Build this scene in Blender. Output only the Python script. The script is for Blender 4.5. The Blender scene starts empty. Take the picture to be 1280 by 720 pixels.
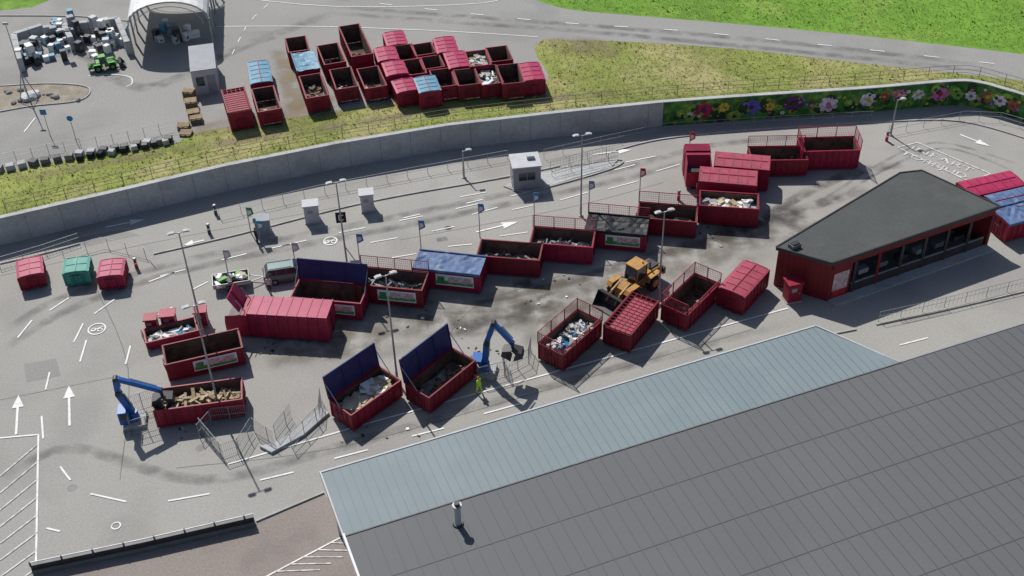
import bpy,bmesh,math,random
from mathutils import Vector,Matrix
random.seed(7)
R_=random.uniform
sc=bpy.context.scene
sc.view_settings.view_transform='Standard'; sc.view_settings.look='None'; sc.view_settings.exposure=0
# ---------------- camera (drone, 64 m up, looking 39 deg down) -------------
F=1500.0; HC=64.0
camM=Matrix.Translation((0,0,HC))@Matrix.Rotation(math.radians(90-39),4,'X')@Matrix.Rotation(math.radians(-1.6),4,'Z')
cd=bpy.data.cameras.new('camera'); cam=bpy.data.objects.new('camera',cd); sc.collection.objects.link(cam)
cam.matrix_world=camM; cd.sensor_width=36; cd.lens=F/1280*36; cd.clip_end=3000; cd.clip_start=1
sc.camera=cam
def P(u,v,z=0.0):
    """survey: map a measured photo point to the real plan position at height z"""
    d=camM.to_3x3()@Vector(((u-640)/F,-(v-360)/F,-1)); o=Vector((0,0,HC))
    return o+d*((z-HC)/d.z)
UZ=2.6  # level of upper terrace
# ---------------- materials ----------------
def M(name,col,rough=.75,metal=0,var=.15,scale=1.5,dirt=None,dscale=.7,dth=.55,bump=0,world=False,fine=0,spec=.3,fk=.28):
    m=bpy.data.materials.new(name); m.use_nodes=True; n=m.node_tree.nodes; l=m.node_tree.links
    b=n['Principled BSDF']; b.inputs['Roughness'].default_value=rough; b.inputs['Metallic'].default_value=metal
    b.inputs['Specular IOR Level'].default_value=spec
    if world:
        g=n.new('ShaderNodeNewGeometry'); co=g.outputs['Position']
    else:
        g=n.new('ShaderNodeTexCoord'); co=g.outputs['Object']
    def noise(s,det=4):
        t=n.new('ShaderNodeTexNoise'); t.inputs['Scale'].default_value=s; t.inputs['Detail'].default_value=det; l.new(co,t.inputs['Vector']); return t.outputs['Fac']
    def ramp(fac,a,bb,c0,c1):
        r=n.new('ShaderNodeValToRGB'); r.color_ramp.elements[0].position=a; r.color_ramp.elements[1].position=bb
        r.color_ramp.elements[0].color=(*c0,1); r.color_ramp.elements[1].color=(*c1,1); l.new(fac,r.inputs[0]); return r.outputs[0]
    c0=[x*(1-var) for x in col]; c1=[min(1,x*(1+var)) for x in col]
    out=ramp(noise(scale),.3,.7,c0,c1)
    def mix(fac,a,bcol,mode='MIX'):
        x=n.new('ShaderNodeMix'); x.data_type='RGBA'; x.blend_type=mode
        if isinstance(fac,float): x.inputs[0].default_value=fac
        else: l.new(fac,x.inputs[0])
        l.new(a,x.inputs[6])
        if isinstance(bcol,tuple): x.inputs[7].default_value=(*bcol,1)
        else: l.new(bcol,x.inputs[7])
        return x.outputs[2]
    if dirt:
        f=ramp(noise(dscale,6),dth,dth+.15,(0,0,0),(1,1,1)); out=mix(f,out,tuple(dirt))
    if fine:
        f=ramp(noise(fine,3),.3,.7,(1-fk,)*3,(1+fk,)*3); out=mix(1.0,out,f,'MULTIPLY')
    l.new(out,b.inputs['Base Color'])
    if bump:
        bp=n.new('ShaderNodeBump'); bp.inputs['Strength'].default_value=bump; bp.inputs['Distance'].default_value=.05
        l.new(noise(scale*8),bp.inputs['Height']); l.new(bp.outputs[0],b.inputs['Normal'])
    return m
ASPH=M('asphalt_yard',(.325,.315,.292),.92,var=.07,scale=.07,dirt=(.29,.28,.262),dscale=.16,dth=.5,world=True,fine=6,fk=.10)
ASPH2=M('asphalt_upper',(.285,.28,.268),.92,var=.07,scale=.06,dirt=(.25,.245,.235),dscale=.13,dth=.5,world=True,fine=5,fk=.10)
ASPHR=M('asphalt_reddish',(.26,.225,.205),.92,var=.08,scale=.1,dirt=(.22,.195,.18),dscale=.3,dth=.5,world=True,fine=6,fk=.12)
ASPHP=M('asphalt_patch',(.26,.252,.238),.92,var=.07,scale=.2,world=True,fine=6,fk=.1)
TAR=M('tar_seam',(.17,.165,.155),.85,var=.2,scale=.5,world=True)
DRY=M('grass_dry',(.215,.245,.06),.95,var=.22,scale=.09,dirt=(.31,.285,.12),dscale=.13,dth=.48,world=True,fine=1.3,fk=.2)
GRN=M('grass_green',(.135,.265,.03),.95,var=.18,scale=.08,dirt=(.19,.29,.05),dscale=.2,dth=.5,world=True,fine=1.3,fk=.2)
TUFT=M('grass_blades',(.22,.26,.06),.95,var=.3,scale=.3,world=True,dirt=(.33,.31,.12),dscale=.2,dth=.52)
TUFG=M('meadow_blades',(.15,.28,.035),.95,var=.3,scale=.3,world=True)
GRAVEL=M('gravel',(.27,.235,.19),.95,var=.2,scale=.8,world=True,fine=8)
CONC=M('concrete',(.40,.41,.41),.85,var=.08,scale=.25,dirt=(.33,.335,.33),dscale=.4,dth=.52,world=True,fine=3,fk=.1)
KERB=M('kerb_stone',(.38,.37,.35),.85,var=.15,scale=1.2,world=True)
WJ=M('wall_joint',(.2,.2,.2),.9)
PAINT=M('road_paint',(.72,.72,.70),.7,var=.08,scale=1.5,dirt=(.5,.49,.47),dscale=2.2,dth=.56,world=True)
PAINTF=M('road_paint_worn',(.62,.61,.59),.8,var=.1,scale=1.5,dirt=(.40,.39,.37),dscale=2.5,dth=.46,world=True)
REDS=[M('container_red_a',(.25,.012,.034),.5,var=.18,dirt=(.16,.022,.032),dscale=.8,dth=.6),
      M('container_red_b',(.30,.014,.050),.5,var=.18,dirt=(.20,.028,.045),dscale=.9,dth=.6),
      M('container_red_c',(.20,.012,.028),.55,var=.18,dirt=(.14,.024,.028),dscale=.7,dth=.58)]
PINK=M('lid_red_faded',(.36,.026,.088),.45,var=.15,dirt=(.29,.035,.075),dscale=.8,dth=.55)
PINK2=M('lid_red_dusty',(.33,.05,.085),.55,var=.18,dirt=(.26,.06,.08),dscale=.8,dth=.5)
RUST=M('container_inside',(.14,.085,.065),.85,var=.35,scale=1.2,dirt=(.07,.045,.04),dscale=1,dth=.5)
NAVY=M('lid_navy',(.022,.026,.115),.55,var=.2)
BLUET=M('tarp_blue',(.085,.14,.27),.6,var=.25,scale=2,dirt=(.26,.32,.42),dscale=.9,dth=.56,bump=.4)
BLACKT=M('tarp_black',(.02,.022,.025),.5,var=.3,scale=2,bump=.4)
LBLUE=M('lid_blue',(.10,.25,.36),.5,var=.15,dirt=(.22,.33,.40),dscale=1.2,dth=.55)
TEAL=M('skip_teal',(.05,.27,.22),.5,var=.15,dirt=(.15,.32,.28),dscale=1.5,dth=.55)
BLUE=M('crane_blue',(.02,.11,.36),.4,var=.1)
STEEL=M('galvanised',(.33,.34,.35),.55,.4,var=.15)
DARKM=M('dark_metal',(.05,.05,.055),.5,.3,var=.2)
BLACK=M('rubber',(.02,.02,.022),.85,var=.2)
GLASS=M('glass_dark',(.03,.04,.05),.12,var=.1,spec=.6)
WHITE=M('white_paint',(.72,.72,.71),.6,var=.06,dirt=(.58,.58,.56),dscale=1.5)
GREY=M('grey_cladding',(.27,.285,.31),.6,var=.08)
LGREY=M('light_grey',(.45,.46,.475),.6,var=.08)
WOOD=M('waste_wood',(.40,.31,.20),.9,var=.3,scale=.8)
WOODD=M('waste_wood_dark',(.18,.12,.08),.9,var=.3,scale=.8)
CARD=M('cardboard',(.46,.40,.31),.9,var=.2,scale=.8)
SGREEN=M('sign_green',(.05,.28,.08),.5,var=.2,dirt=(.3,.5,.2),dscale=2)
SIGNP=M('sign_print',(.5,.35,.38),.5,var=.4,scale=5,dirt=(.75,.75,.7),dscale=3)
SBLUE=M('sign_blue',(.03,.22,.42),.5,var=.1)
SRED=M('sign_red',(.45,.02,.03),.5,var=.1)
YEL=M('loader_yellow',(.42,.22,.055),.5,var=.18,dirt=(.26,.17,.08),dscale=1.2,dth=.5)
LGRN=M('machine_green',(.08,.32,.05),.5,var=.1)
CARC=M('car_paint',(.10,.14,.15),.3,.4,var=.05,spec=.5)
HIVIS=M('hi_vis_fabric',(.50,.80,.05),.8,var=.1)
CLOTH=M('dark_cloth',(.03,.035,.05),.9,var=.2)
SKIN=M('skin',(.50,.30,.21),.6,var=.05)
HAIR=M('hair',(.06,.04,.025),.8,var=.2)
ROCK=M('rock',(.25,.24,.22),.9,var=.3,scale=2,bump=.3)
PAVW=M('pavilion_red',(.17,.014,.018),.6,var=.1)
ROOFD=M('roof_felt',(.075,.08,.078),.9,var=.07,scale=.25,dirt=(.085,.09,.087),dscale=.4,dth=.5,fine=4,fk=.08)
ROOFM=M('roof_dark_metal',(.108,.111,.116),.65,var=.04,scale=.06,dirt=(.117,.12,.124),dscale=.08,dth=.5)
ROOFL=M('roof_light_metal',(.178,.222,.240),.6,var=.04,scale=.1,dirt=(.19,.235,.252),dscale=.3,dth=.5)
ROOFL2=M('roof_seam_light',(.15,.19,.205),.6,var=.04)
ROOFM2=M('roof_seam_dark',(.095,.098,.102),.65,var=.04)
# ---------------- mesh builder ----------------
class MB:
    def __init__(s): s.v=[];s.f=[];s.m=[];s.mats=[]
    def mi(s,mat):
        if mat not in s.mats: s.mats.append(mat)
        return s.mats.index(mat)
    def add(s,vs,fs,mat):
        o=len(s.v); s.v+= [tuple(x) for x in vs]; k=s.mi(mat)
        for f in fs: s.f.append([i+o for i in f]); s.m.append(k)
    def box(s,c,d,mat,X=None):
        x,y,z=d[0]/2,d[1]/2,d[2]/2
        vs=[Vector((a*x,b*y,e*z)) for e in(-1,1) for a,b in((-1,-1),(1,-1),(1,1),(-1,1))]
        if X is not None: vs=[X@q for q in vs]
        vs=[q+Vector(c) for q in vs]
        s.add(vs,[(3,2,1,0),(4,5,6,7),(0,1,5,4),(1,2,6,5),(2,3,7,6),(3,0,4,7)],mat)
    def prism(s,pts,z0,z1,mat,mtop=None):
        n=len(pts); a=sum(pts[i][0]*pts[(i+1)%n][1]-pts[(i+1)%n][0]*pts[i][1] for i in range(n))
        if a<0: pts=pts[::-1]
        vs=[(p[0],p[1],z0) for p in pts]+[(p[0],p[1],z1) for p in pts]
        s.add(vs,[(i,(i+1)%n,(i+1)%n+n,i+n) for i in range(n)]+[tuple(range(n-1,-1,-1))],mat)
        s.add(vs[n:],[tuple(range(n))],mtop or mat)
    def sheet(s,pts,z,mat):
        n=len(pts); a=sum(pts[i][0]*pts[(i+1)%n][1]-pts[(i+1)%n][0]*pts[i][1] for i in range(n))
        if a<0: pts=pts[::-1]
        s.add([(p[0],p[1],z) for p in pts],[tuple(range(n))],mat)
    def cyl(s,p0,p1,r0,r1,mat,n=8):
        p0=Vector(p0);p1=Vector(p1);d=(p1-p0).normalized(); q=d.to_track_quat('Z','Y')
        vs=[]
        for p,r in((p0,r0),(p1,r1)):
            for i in range(n):
                a=2*math.pi*i/n; vs.append(p+q@Vector((math.cos(a)*r,math.sin(a)*r,0)))
        s.add(vs,[(i,(i+1)%n,(i+1)%n+n,i+n) for i in range(n)]+[tuple(range(n-1,-1,-1)),tuple(range(n,2*n))],mat)
    def beam(s,p0,p1,w,h,mat):
        p0=Vector(p0);p1=Vector(p1);d=p1-p0; L=d.length
        q=d.to_track_quat('X','Z').to_matrix()
        s.box((p0+p1)/2,(L,w,h),mat,q)
    def profile(s,pts,y0,y1,mat,yt=None):
        n=len(pts); vs=[(p[0],y0,p[1]) for p in pts]+[(p[0],y1,p[1]) for p in pts]
        fs=[(i,(i+1)%n,(i+1)%n+n,i+n) for i in range(n)]+[tuple(range(n-1,-1,-1)),tuple(range(n,2*n))]
        s.add(vs,fs,mat)
    def obj(s,name,loc=(0,0,0),rz=0,parent=None,bevel=0,smooth=False):
        me=bpy.data.meshes.new(name); me.from_pydata(s.v,[],s.f); me.update()
        for m in s.mats: me.materials.append(m)
        me.polygons.foreach_set('material_index',s.m)
        bm=bmesh.new(); bm.from_mesh(me)
        if len(s.f)<60000 and not getattr(s,'keep',False): bmesh.ops.recalc_face_normals(bm,faces=bm.faces)
        bm.to_mesh(me); bm.free()
        if smooth: me.polygons.foreach_set('use_smooth',[True]*len(me.polygons))
        o=bpy.data.objects.new(name,me); sc.collection.objects.link(o); o.location=loc; o.rotation_euler=(0,0,rz)
        if parent: o.parent=parent
        if bevel:
            b=o.modifiers.new('b','BEVEL'); b.width=bevel; b.segments=2; b.limit_method='ANGLE'
        return o
def W(pts,z=0): return [P(u,v,z) for u,v in pts]
def strip(mb,pts,w,z,mat,h=None):
    n=len(pts); Ls=[];Rs=[]
    for i in range(n):
        a=pts[max(0,i-1)];b=pts[min(n-1,i+1)]; d=Vector((b[0]-a[0],b[1]-a[1])).normalized(); nn=Vector((-d.y,d.x))*w/2
        Ls.append((pts[i][0]+nn.x,pts[i][1]+nn.y));Rs.append((pts[i][0]-nn.x,pts[i][1]-nn.y))
    for i in range(n-1):
        q=[Rs[i],Rs[i+1],Ls[i+1],Ls[i]]
        if h is None: mb.sheet(q,z,mat)
        else: mb.prism(q,z,z+h,mat)
def smooth(pts,k=6):
    out=[];n=len(pts)
    for i in range(n-1):
        p0=pts[max(0,i-1)];p1=pts[i];p2=pts[i+1];p3=pts[min(n-1,i+2)]
        for j in range(k):
            t=j/k
            out.append(tuple(.5*((2*p1[c])+(-p0[c]+p2[c])*t+(2*p0[c]-5*p1[c]+4*p2[c]-p3[c])*t*t+(-p0[c]+3*p1[c]-3*p2[c]+p3[c])*t**3) for c in(0,1)))
    out.append(tuple(pts[-1][:2])); return out
def resample(pts,step):
    out=[];acc=0; nxt=0
    for i in range(len(pts)-1):
        a=Vector(pts[i][:2]);b=Vector(pts[i+1][:2]);L=(b-a).length
        while nxt<=acc+L and L>0:
            out.append((a+(b-a)*((nxt-acc)/L),(b-a).normalized())); nxt+=step
        acc+=L
    return out
# ---------------- terrain ----------------
mb=MB(); mb.sheet([(-900,-300),(900,-300),(900,1500),(-900,1500)],0,ASPH); mb.obj('ground')
wall_px=[(0,272),(140,240),(280,207),(420,179),(560,156),(700,140),(829,127)]
mural_px=[(829,127),(940,119),(1080,110),(1190,101),(1225,103),(1255,111),(1290,122),(1400,165)]
ww=[Vector(p[:2]) for p in W(wall_px,UZ+.15)]; mw=[Vector(p[:2]) for p in W(mural_px,UZ+.15)]
ww=[ww[0]+(ww[0]-ww[1]).normalized()*250]+ww
mw=mw+[mw[-1]+(mw[-1]-mw[-2]).normalized()*60]
ml=[Vector(p) for p in smooth(mw,4)]
line=ww[:-1]+ml
terr=[tuple(p) for p in line]+[(700,mw[-1].y),(700,1300),(-700,1300),(-700,ww[0].y)]
mb=MB(); mb.prism(terr,-.5,UZ,DRY); mb.obj('hill_terrace')
def wallobj(name,pts,mat,t=.35,h=UZ+.15):
    mb=MB(); strip(mb,[tuple(p) for p in pts],t,0.0,mat,h)
    strip(mb,[tuple(p) for p in pts],t+.14,h,CONC,.08)
    if mat is CONC:
        for p,d in resample(pts,3.0):
            n=Vector((d.y,-d.x)); c=p+n*(t/2+.004)
            mb.box((c.x,c.y,h/2),(.04,.02,h-.02),WJ,Matrix.Rotation(math.atan2(d.y,d.x),3,'Z'))
    return mb.obj(name)
wallobj('retaining_wall',ww,CONC)
MUR=M('mural_paint',(.045,.17,.03),.7,var=.6,scale=.5,world=True,dirt=(.17,.30,.05),dscale=1.1,dth=.5,fine=2.0)
mwall=wallobj('mural_wall',ml,MUR)
cols={'red':(.36,.02,.07),'pink':(.5,.14,.32),'white':(.6,.58,.62),'blue':(.10,.12,.42),'yellow':(.55,.42,.05),'purple':(.10,.025,.12),'brown':(.25,.11,.05),'lime':(.2,.36,.05),'dark':(.02,.06,.02)}
cm={k:M('mural_'+k,v,.7,var=.35,scale=2.5,world=True) for k,v in cols.items()}
mb=MB()
def near(p):
    best=None
    for i in range(len(ml)-1):
        a,b=ml[i],ml[i+1]; t=max(0,min(1,(p-a).dot(b-a)/((b-a).length_squared or 1))); q=a+(b-a)*t
        if best is None or (p-q).length<best[0]: best=((p-q).length,q,(b-a).normalized())
    return best[1],best[2]
fo_i=[0]
def flower(u,v,r,c,c2,k=7,zz=None):
    q,d=near(Vector(P(u,v,1.4)[:2])); z=zz or min(max(1.45+R_(-.3,.3),r+.1),2.6-r)
    fo_i[0]+=1
    n=Vector((d.y,-d.x)); off=.35/2+.012+fo_i[0]*.0004
    def pt(x,y,o=0): return (q.x+d.x*x+n.x*(off+o),q.y+d.y*x+n.y*(off+o),z+y)
    vs=[pt(0,0)]; m=k*4; ph=R_(0,3)
    for i in range(m):
        a=2*math.pi*i/m; rr=r*(.72+.28*abs(math.cos(a*k/2+ph)))*R_(.9,1.08); vs.append(pt(rr*math.cos(a)*1.05,rr*math.sin(a)*.95))
    mb.add(vs,[(0,1+i,1+(i+1)%m) for i in range(m)],cm[c])
    vs=[pt(0,0,.03)]+[pt(r*.28*math.cos(2*math.pi*i/12),r*.28*math.sin(2*math.pi*i/12),.03) for i in range(12)]
    mb.add(vs,[(0,1+i,1+(i+1)%12) for i in range(12)],cm[c2])
for i in range(70): flower(R_(838,1285),R_(115,135),R_(.3,.8),random.choice(['dark','lime','dark']),'dark',3,R_(.5,2.0))
for f in [(878,135,1.0,'red','purple'),(905,138,.6,'yellow','lime'),(938,133,1.0,'blue','purple'),(962,133,.55,'yellow','brown'),(991,130,1.0,'purple','dark'),(1034,126,1.0,'white','pink'),(1060,126,.45,'lime','yellow'),(1083,123,.9,'white','yellow'),(1104,123,.5,'red','yellow'),(1120,118,.75,'pink','yellow'),(1147,120,.65,'white','yellow'),(1174,116,.9,'pink','red'),(1197,115,.6,'lime','dark'),(1215,113,.6,'white','brown'),(1238,118,.8,'brown','yellow'),(1255,121,.7,'white','brown'),(1272,126,.8,'brown','red'),(850,139,.5,'lime','yellow'),(863,141,.3,'white','yellow')]: flower(*f)
for i in range(50):
    flower(R_(838,1285),R_(115,135),R_(.1,.28),random.choice(['lime','lime','yellow','pink','white','blue']),random.choice(['lime','yellow']),5,R_(.4,2.3))
mb.obj('mural_flowers',parent=mwall)
low_edge=[(680,49),(800,53),(930,62),(1050,76),(1180,90),(1280,101),(1500,128)]
up_edge=[(1500,97),(1280,68),(1150,53),(1050,42),(920,30),(800,20),(720,13),(685,5),(655,-8),(630,-40),(610,-120)]
lot=[(-500,320),(-200,252),(0,216),(90,199),(215,180),(228,173),(262,163),(400,142),(510,125),(600,112),(664,108),(684,101),(684,90),(672,72),(668,58)]
lotw=smooth(W(lot,UZ),3)+smooth(W(low_edge,UZ),4)+smooth(W(up_edge,UZ),4)+[tuple(p[:2]) for p in W([(-500,-120)],UZ)]
mb=MB(); mb.sheet(lotw,UZ+.006,ASPH2); mb.obj('road')
fw=smooth(W(up_edge,UZ),4)
mb=MB(); mb.sheet(fw+[(fw[-1][0],1200),(650,1200),(650,fw[0][1])],UZ+.004,GRN); mb.obj('field_grass')
mb=MB(); mb.sheet(W([(-200,-100),(75,-40),(62,0),(40,9),(0,13),(-200,20)],UZ+.012),UZ+.012,GRN); mb.obj('verge_grass')
def inpoly(x,y,poly):
    c=False;n=len(poly);j=n-1
    for i in range(n):
        xi,yi=poly[i][0],poly[i][1];xj,yj=poly[j][0],poly[j][1]
        if (yi>y)!=(yj>y) and x<(xj-xi)*(y-yi)/(yj-yi)+xi: c=not c
        j=i
    return c
def tufts(name,poly,n,smin,smax,mat):
    mb=MB(); mb.keep=True; xs=[p[0] for p in poly];ys=[p[1] for p in poly]; k=0;t=0
    while k<n and t<n*12:
        t+=1; x=R_(min(xs),max(xs));y=R_(min(ys),max(ys))
        if not inpoly(x,y,poly): continue
        k+=1; s=R_(smin,smax)*(2.2 if random.random()<.03 else 1)
        for j in range(3):
            a=R_(0,6.28); dx,dy=math.cos(a),math.sin(a); w=s*.4
            mb.add([(x-dy*w,y+dx*w,UZ+.005),(x+dy*w,y-dx*w,UZ+.005),(x+dx*s*1.3,y+dy*s*1.3,UZ+s)],[(0,1,2)],mat)
    mb.obj(name)
gp=smooth(W(wall_px,UZ),2)+smooth(W([(829,127),(940,119),(1080,110),(1190,101),(1225,103),(1255,111),(1290,122)],UZ),2)+list(reversed(smooth(W([(0,216),(90,199),(215,180),(262,163),(400,142),(510,125),(600,112),(664,108),(690,98),(672,62),(680,50),(800,53),(930,62),(1050,76),(1180,90),(1290,103)],UZ),3)))
tufts('grass',gp,9000,.04,.11,TUFT)
fp=W([(660,-12),(1300,-12),(1300,66),(1150,50),(1050,40),(920,28),(800,18),(720,11),(690,4)],UZ)
tufts('meadow_grass',fp,6000,.04,.11,TUFG)
# ---- stains (ground discolouration)
def stainmat(name,col,k):
    m=bpy.data.materials.new(name); m.use_nodes=True;n=m.node_tree.nodes;l=m.node_tree.links
    b=n['Principled BSDF']; b.inputs['Base Color'].default_value=(*col,1); b.inputs['Roughness'].default_value=.85
    uv=n.new('ShaderNodeTexCoord'); sp=n.new('ShaderNodeSeparateXYZ'); l.new(uv.outputs['UV'],sp.inputs[0])
    def mth(op,a,bb=None):
        x=n.new('ShaderNodeMath'); x.operation=op; x.use_clamp=(op=='MULTIPLY')
        for i,q in enumerate((a,bb)):
            if q is None: continue
            if isinstance(q,(int,float)): x.inputs[i].default_value=q
            else: l.new(q,x.inputs[i])
        return x.outputs[0]
    v=sp.outputs['Y']; u=sp.outputs['X']
    e=mth('MULTIPLY',mth('MULTIPLY',v,mth('SUBTRACT',1,v)),4)
    e2=mth('MULTIPLY',mth('MULTIPLY',u,mth('SUBTRACT',1,u)),8)
    g=n.new('ShaderNodeNewGeometry'); t=n.new('ShaderNodeTexNoise'); t.inputs['Scale'].default_value=.6; t.inputs['Detail'].default_value=6; l.new(g.outputs['Position'],t.inputs['Vector'])
    r=n.new('ShaderNodeValToRGB'); r.color_ramp.elements[0].position=.34; r.color_ramp.elements[1].position=.68; l.new(t.outputs['Fac'],r.inputs[0])
    a=mth('MULTIPLY',mth('MULTIPLY',mth('MULTIPLY',e,e2),r.outputs[0]),k)
    l.new(a,b.inputs['Alpha']); return m
ST1=stainmat('stain_dark',(.08,.075,.068),.7); ST2=stainmat('stain_brown',(.18,.15,.115),.6); ST3=stainmat('tyre_mark',(.12,.115,.11),.45); ST4=stainmat('dirt_tan',(.27,.21,.13),.75)
stains=[]
def stain(px,w,mat,z=.004,name='ground_stain'):
    zb=UZ if z>1 else 0
    pts=smooth(W(px,zb),5); n=len(pts); vs=[]
    for i in range(n):
        a=pts[max(0,i-1)];b=pts[min(n-1,i+1)]; d=Vector((b[0]-a[0],b[1]-a[1])).normalized(); nn=Vector((-d.y,d.x))*w/2
        vs+=[(pts[i][0]-nn.x,pts[i][1]-nn.y,z),(pts[i][0]+nn.x,pts[i][1]+nn.y,z)]
    me=bpy.data.meshes.new(name); fs=[(2*i,2*i+2,2*i+3,2*i+1) for i in range(n-1)]
    me.from_pydata(vs,[],fs); uv=me.uv_layers.new(name='UVMap'); me.materials.append(mat)
    for p in me.polygons:
        for li in p.loop_indices:
            vi=me.loops[li].vertex_index; uv.data[li].uv=((vi//2)/(n-1),vi%2)
    o=bpy.data.objects.new(name,me); sc.collection.objects.link(o); stains.append(o)
zi=[.009]
def st(px,w,mat,up=False):
    zi[0]+=.0006; stain(px,w,mat,(UZ+.004 if up else 0)+zi[0])
st([(600,372),(700,355),(800,325),(900,295),(1000,262),(1090,235)],1.5,ST1)
st([(820,322),(900,300),(960,270),(1010,240),(1070,215),(1130,205)],1.4,ST1)
st([(640,420),(720,395),(790,350),(860,320),(960,300)],6,ST2)
st([(330,400),(450,420),(520,400),(620,385),(760,345)],7,ST2)
st([(520,395),(580,410),(640,395),(700,370)],2.5,ST1)
st([(880,287),(960,284),(1010,266)],6,ST1)
st([(1020,262),(1060,240),(1100,215),(1180,185),(1270,215)],.5,ST3)
st([(1000,265),(1050,236),(1090,210),(1170,178),(1275,206)],.5,ST3)
st([(330,440),(400,430),(450,420)],5,ST2)
st([(560,380),(640,372),(690,350)],.6,ST3); st([(560,392),(640,384),(700,362)],.6,ST3)
st([(0,420),(60,380),(160,345),(300,310),(500,270),(760,215),(900,180),(1100,165)],1.2,ST3)
st([(0,440),(70,395),(170,355),(300,322),(500,283),(760,228),(900,190)],1.2,ST3)
st([(0,600),(90,560),(250,600),(420,560),(700,480),(1000,400)],1.2,ST3)
st([(640,357),(665,352)],1.2,ST1); st([(545,300),(560,298)],.8,ST1)
st([(690,60),(720,56),(780,66)],4.5,ST4,True); st([(330,150),(380,140),(430,130)],6,ST4,True); st([(350,60),(360,90),(375,140)],3,ST4,True)
st([(480,128),(560,118),(660,108)],3,ST4,True); st([(240,165),(300,155),(360,148)],3,ST4,True)
st([(0,75),(100,68),(180,110),(300,60),(420,15)],2,ST3,True)
st([(410,8),(600,22),(760,34),(1000,55),(1280,88)],1.2,ST3,True);st([(410,16),(600,30),(760,42),(1000,65),(1280,94)],1.2,ST3,True)
st([(0,228),(200,192),(420,158),(620,128),(820,112)],1.5,ST4,True)
par=bpy.data.objects.new('ground_stains',None); sc.collection.objects.link(par)
for o in stains: o.parent=par
mb=MB(); mb.sheet(W([(40,714),(180,686),(320,655),(405,618),(440,650),(520,760),(20,780)]),.005,ASPHR); mb.obj('service_road')
# patches & tar seams & manholes
mb=MB()
for q in ([(85,300),(150,287),(175,294),(108,308)],[(700,455),(760,438),(775,446),(714,464)],[(30,455),(70,448),(76,470),(33,478)],[(1120,400),(1180,386),(1190,391),(1130,406)]):
    mb.sheet(W(q),.004,ASPHP)
for l_ in ([(0,345),(120,318),(300,282),(500,245),(640,222)],[(0,500),(150,470)],[(220,585),(420,560),(640,500),(940,412)],[(120,360),(160,460),(150,600)],[(500,300),(700,262),(830,228)],[(560,420),(600,380),(700,345)]):
    strip(mb,smooth(W(l_),5),.07,.0055,TAR)
for u,v in ((140,340),(380,330),(560,285),(250,560),(700,300),(1010,290),(90,610),(460,585),(760,300)):
    p=P(u,v); mb.cyl((p.x,p.y,-.02),(p.x,p.y,.008),.34,.34,DARKM,14)
for q in ([(60,160),(120,150),(130,158),(66,170)],[(300,40),(340,38),(345,50),(302,53)]): mb.sheet(W(q,UZ),UZ+.0085,ASPHP)
mb.obj('pavement_patches')
# ---------------- road markings ----------------
mb=MB(); ZP=.04; zp2=UZ+.042
def ln(a,b,w=.14,z=ZP,mat=None): strip(mb,[tuple(P(*a,z)[:2]),tuple(P(*b,z)[:2])],w,z,mat or PAINT)
def dashed(px,dash,gap,w=.13,z=ZP):
    pts=smooth(W(px,z),5); rs=resample(pts,dash+gap)
    for p,d in rs: 
        e=p+d*dash; strip(mb,[tuple(p),tuple(e)],w,z,PAINT)
def arrow(t,h,z=ZP,s=1):
    a=Vector(P(*t,z)[:2]);b=Vector(P(*h,z)[:2]);d=(b-a);L=d.length;d.normalize();n=Vector((-d.y,d.x))
    hl=min(1.4,L*.45)*s; m=b-d*hl
    strip(mb,[tuple(a),tuple(m)],.18,z,PAINT); mb.sheet([tuple(m+n*.45*s),tuple(b),tuple(m-n*.45*s)],z,PAINT)
def ring(c,r,w=.12,z=ZP):
    c=P(*c,z); k=24
    for i in range(k):
        a0=2*math.pi*i/k;a1=2*math.pi*(i+1)/k
        mb.sheet([(c.x+r*math.cos(a0),c.y+r*math.sin(a0)),(c.x+r*math.cos(a1),c.y+r*math.sin(a1)),(c.x+(r-w)*math.cos(a1),c.y+(r-w)*math.sin(a1)),(c.x+(r-w)*math.cos(a0),c.y+(r-w)*math.sin(a0))],z,PAINT)
for a,b in [((62,465),(57,487)),((52,520),(54,548)),((75,583),(88,600)),((113,617),(158,627)),((210,626),(262,617)),((325,600),(367,590)),((418,573),(460,562)),((515,545),(555,535)),((605,517),(652,504)),((143,374),(118,392)),((104,404),(92,428)),((218,340),(186,352)),((215,384),(180,402)),((163,432),(157,455)),((86,372),(62,388)),((40,400),(22,422)),((1125,431),(1160,422)),((1065,446),(1088,441)),((58,660),(75,664)),((108,425),(100,452)),((260,352),(240,362))]: ln(a,b)
ln((285,580),(460,529)); ln((460,529),(660,474)); ln((660,474),(985,385))
dashed([(200,345),(300,319),(430,290),(560,263),(700,230),(830,196)],2.2,3.2)
dashed([(340,310),(480,278),(600,250),(720,222)],1.6,4.5)
for a,b in [((540,289),(568,283)),((590,268),(622,259)),((463,303),(497,297)),((608,240),(575,246)),((640,262),(668,256)),((700,250),(735,240)),((760,236),(798,226)),((820,214),(850,205)),((625,295),(660,290)),((560,308),(590,305)),((745,210),(820,195)),((490,322),(520,317))]: ln(a,b,.12)
arrow((132,284),(182,274)); arrow((740,193),(790,187)); arrow((595,290),(648,277),s=1.1); arrow((20,543),(23,494)); arrow((87,532),(86,482)); arrow((1200,168),(1238,183)); arrow((255,300),(230,306))
for c,r in (((121,411),.75),((413,301),.65)):
    ring(c,r); p=P(*c,ZP); strip(mb,[(p.x-.45,p.y-.3),(p.x+.45,p.y+.3)],.1,ZP+.004,PAINT); ring((c[0]-4,c[1]+1),.22,.08,ZP+.008); ring((c[0]+4,c[1]+1),.22,.08,ZP+.008)
ln((-40,551),(48,543)); ln((48,543),(45,702))
for i in range(9): 
    y=555+i*22; ln((47,y),(0,y+40-i),.12,ZP+.004,PAINTF)
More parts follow.
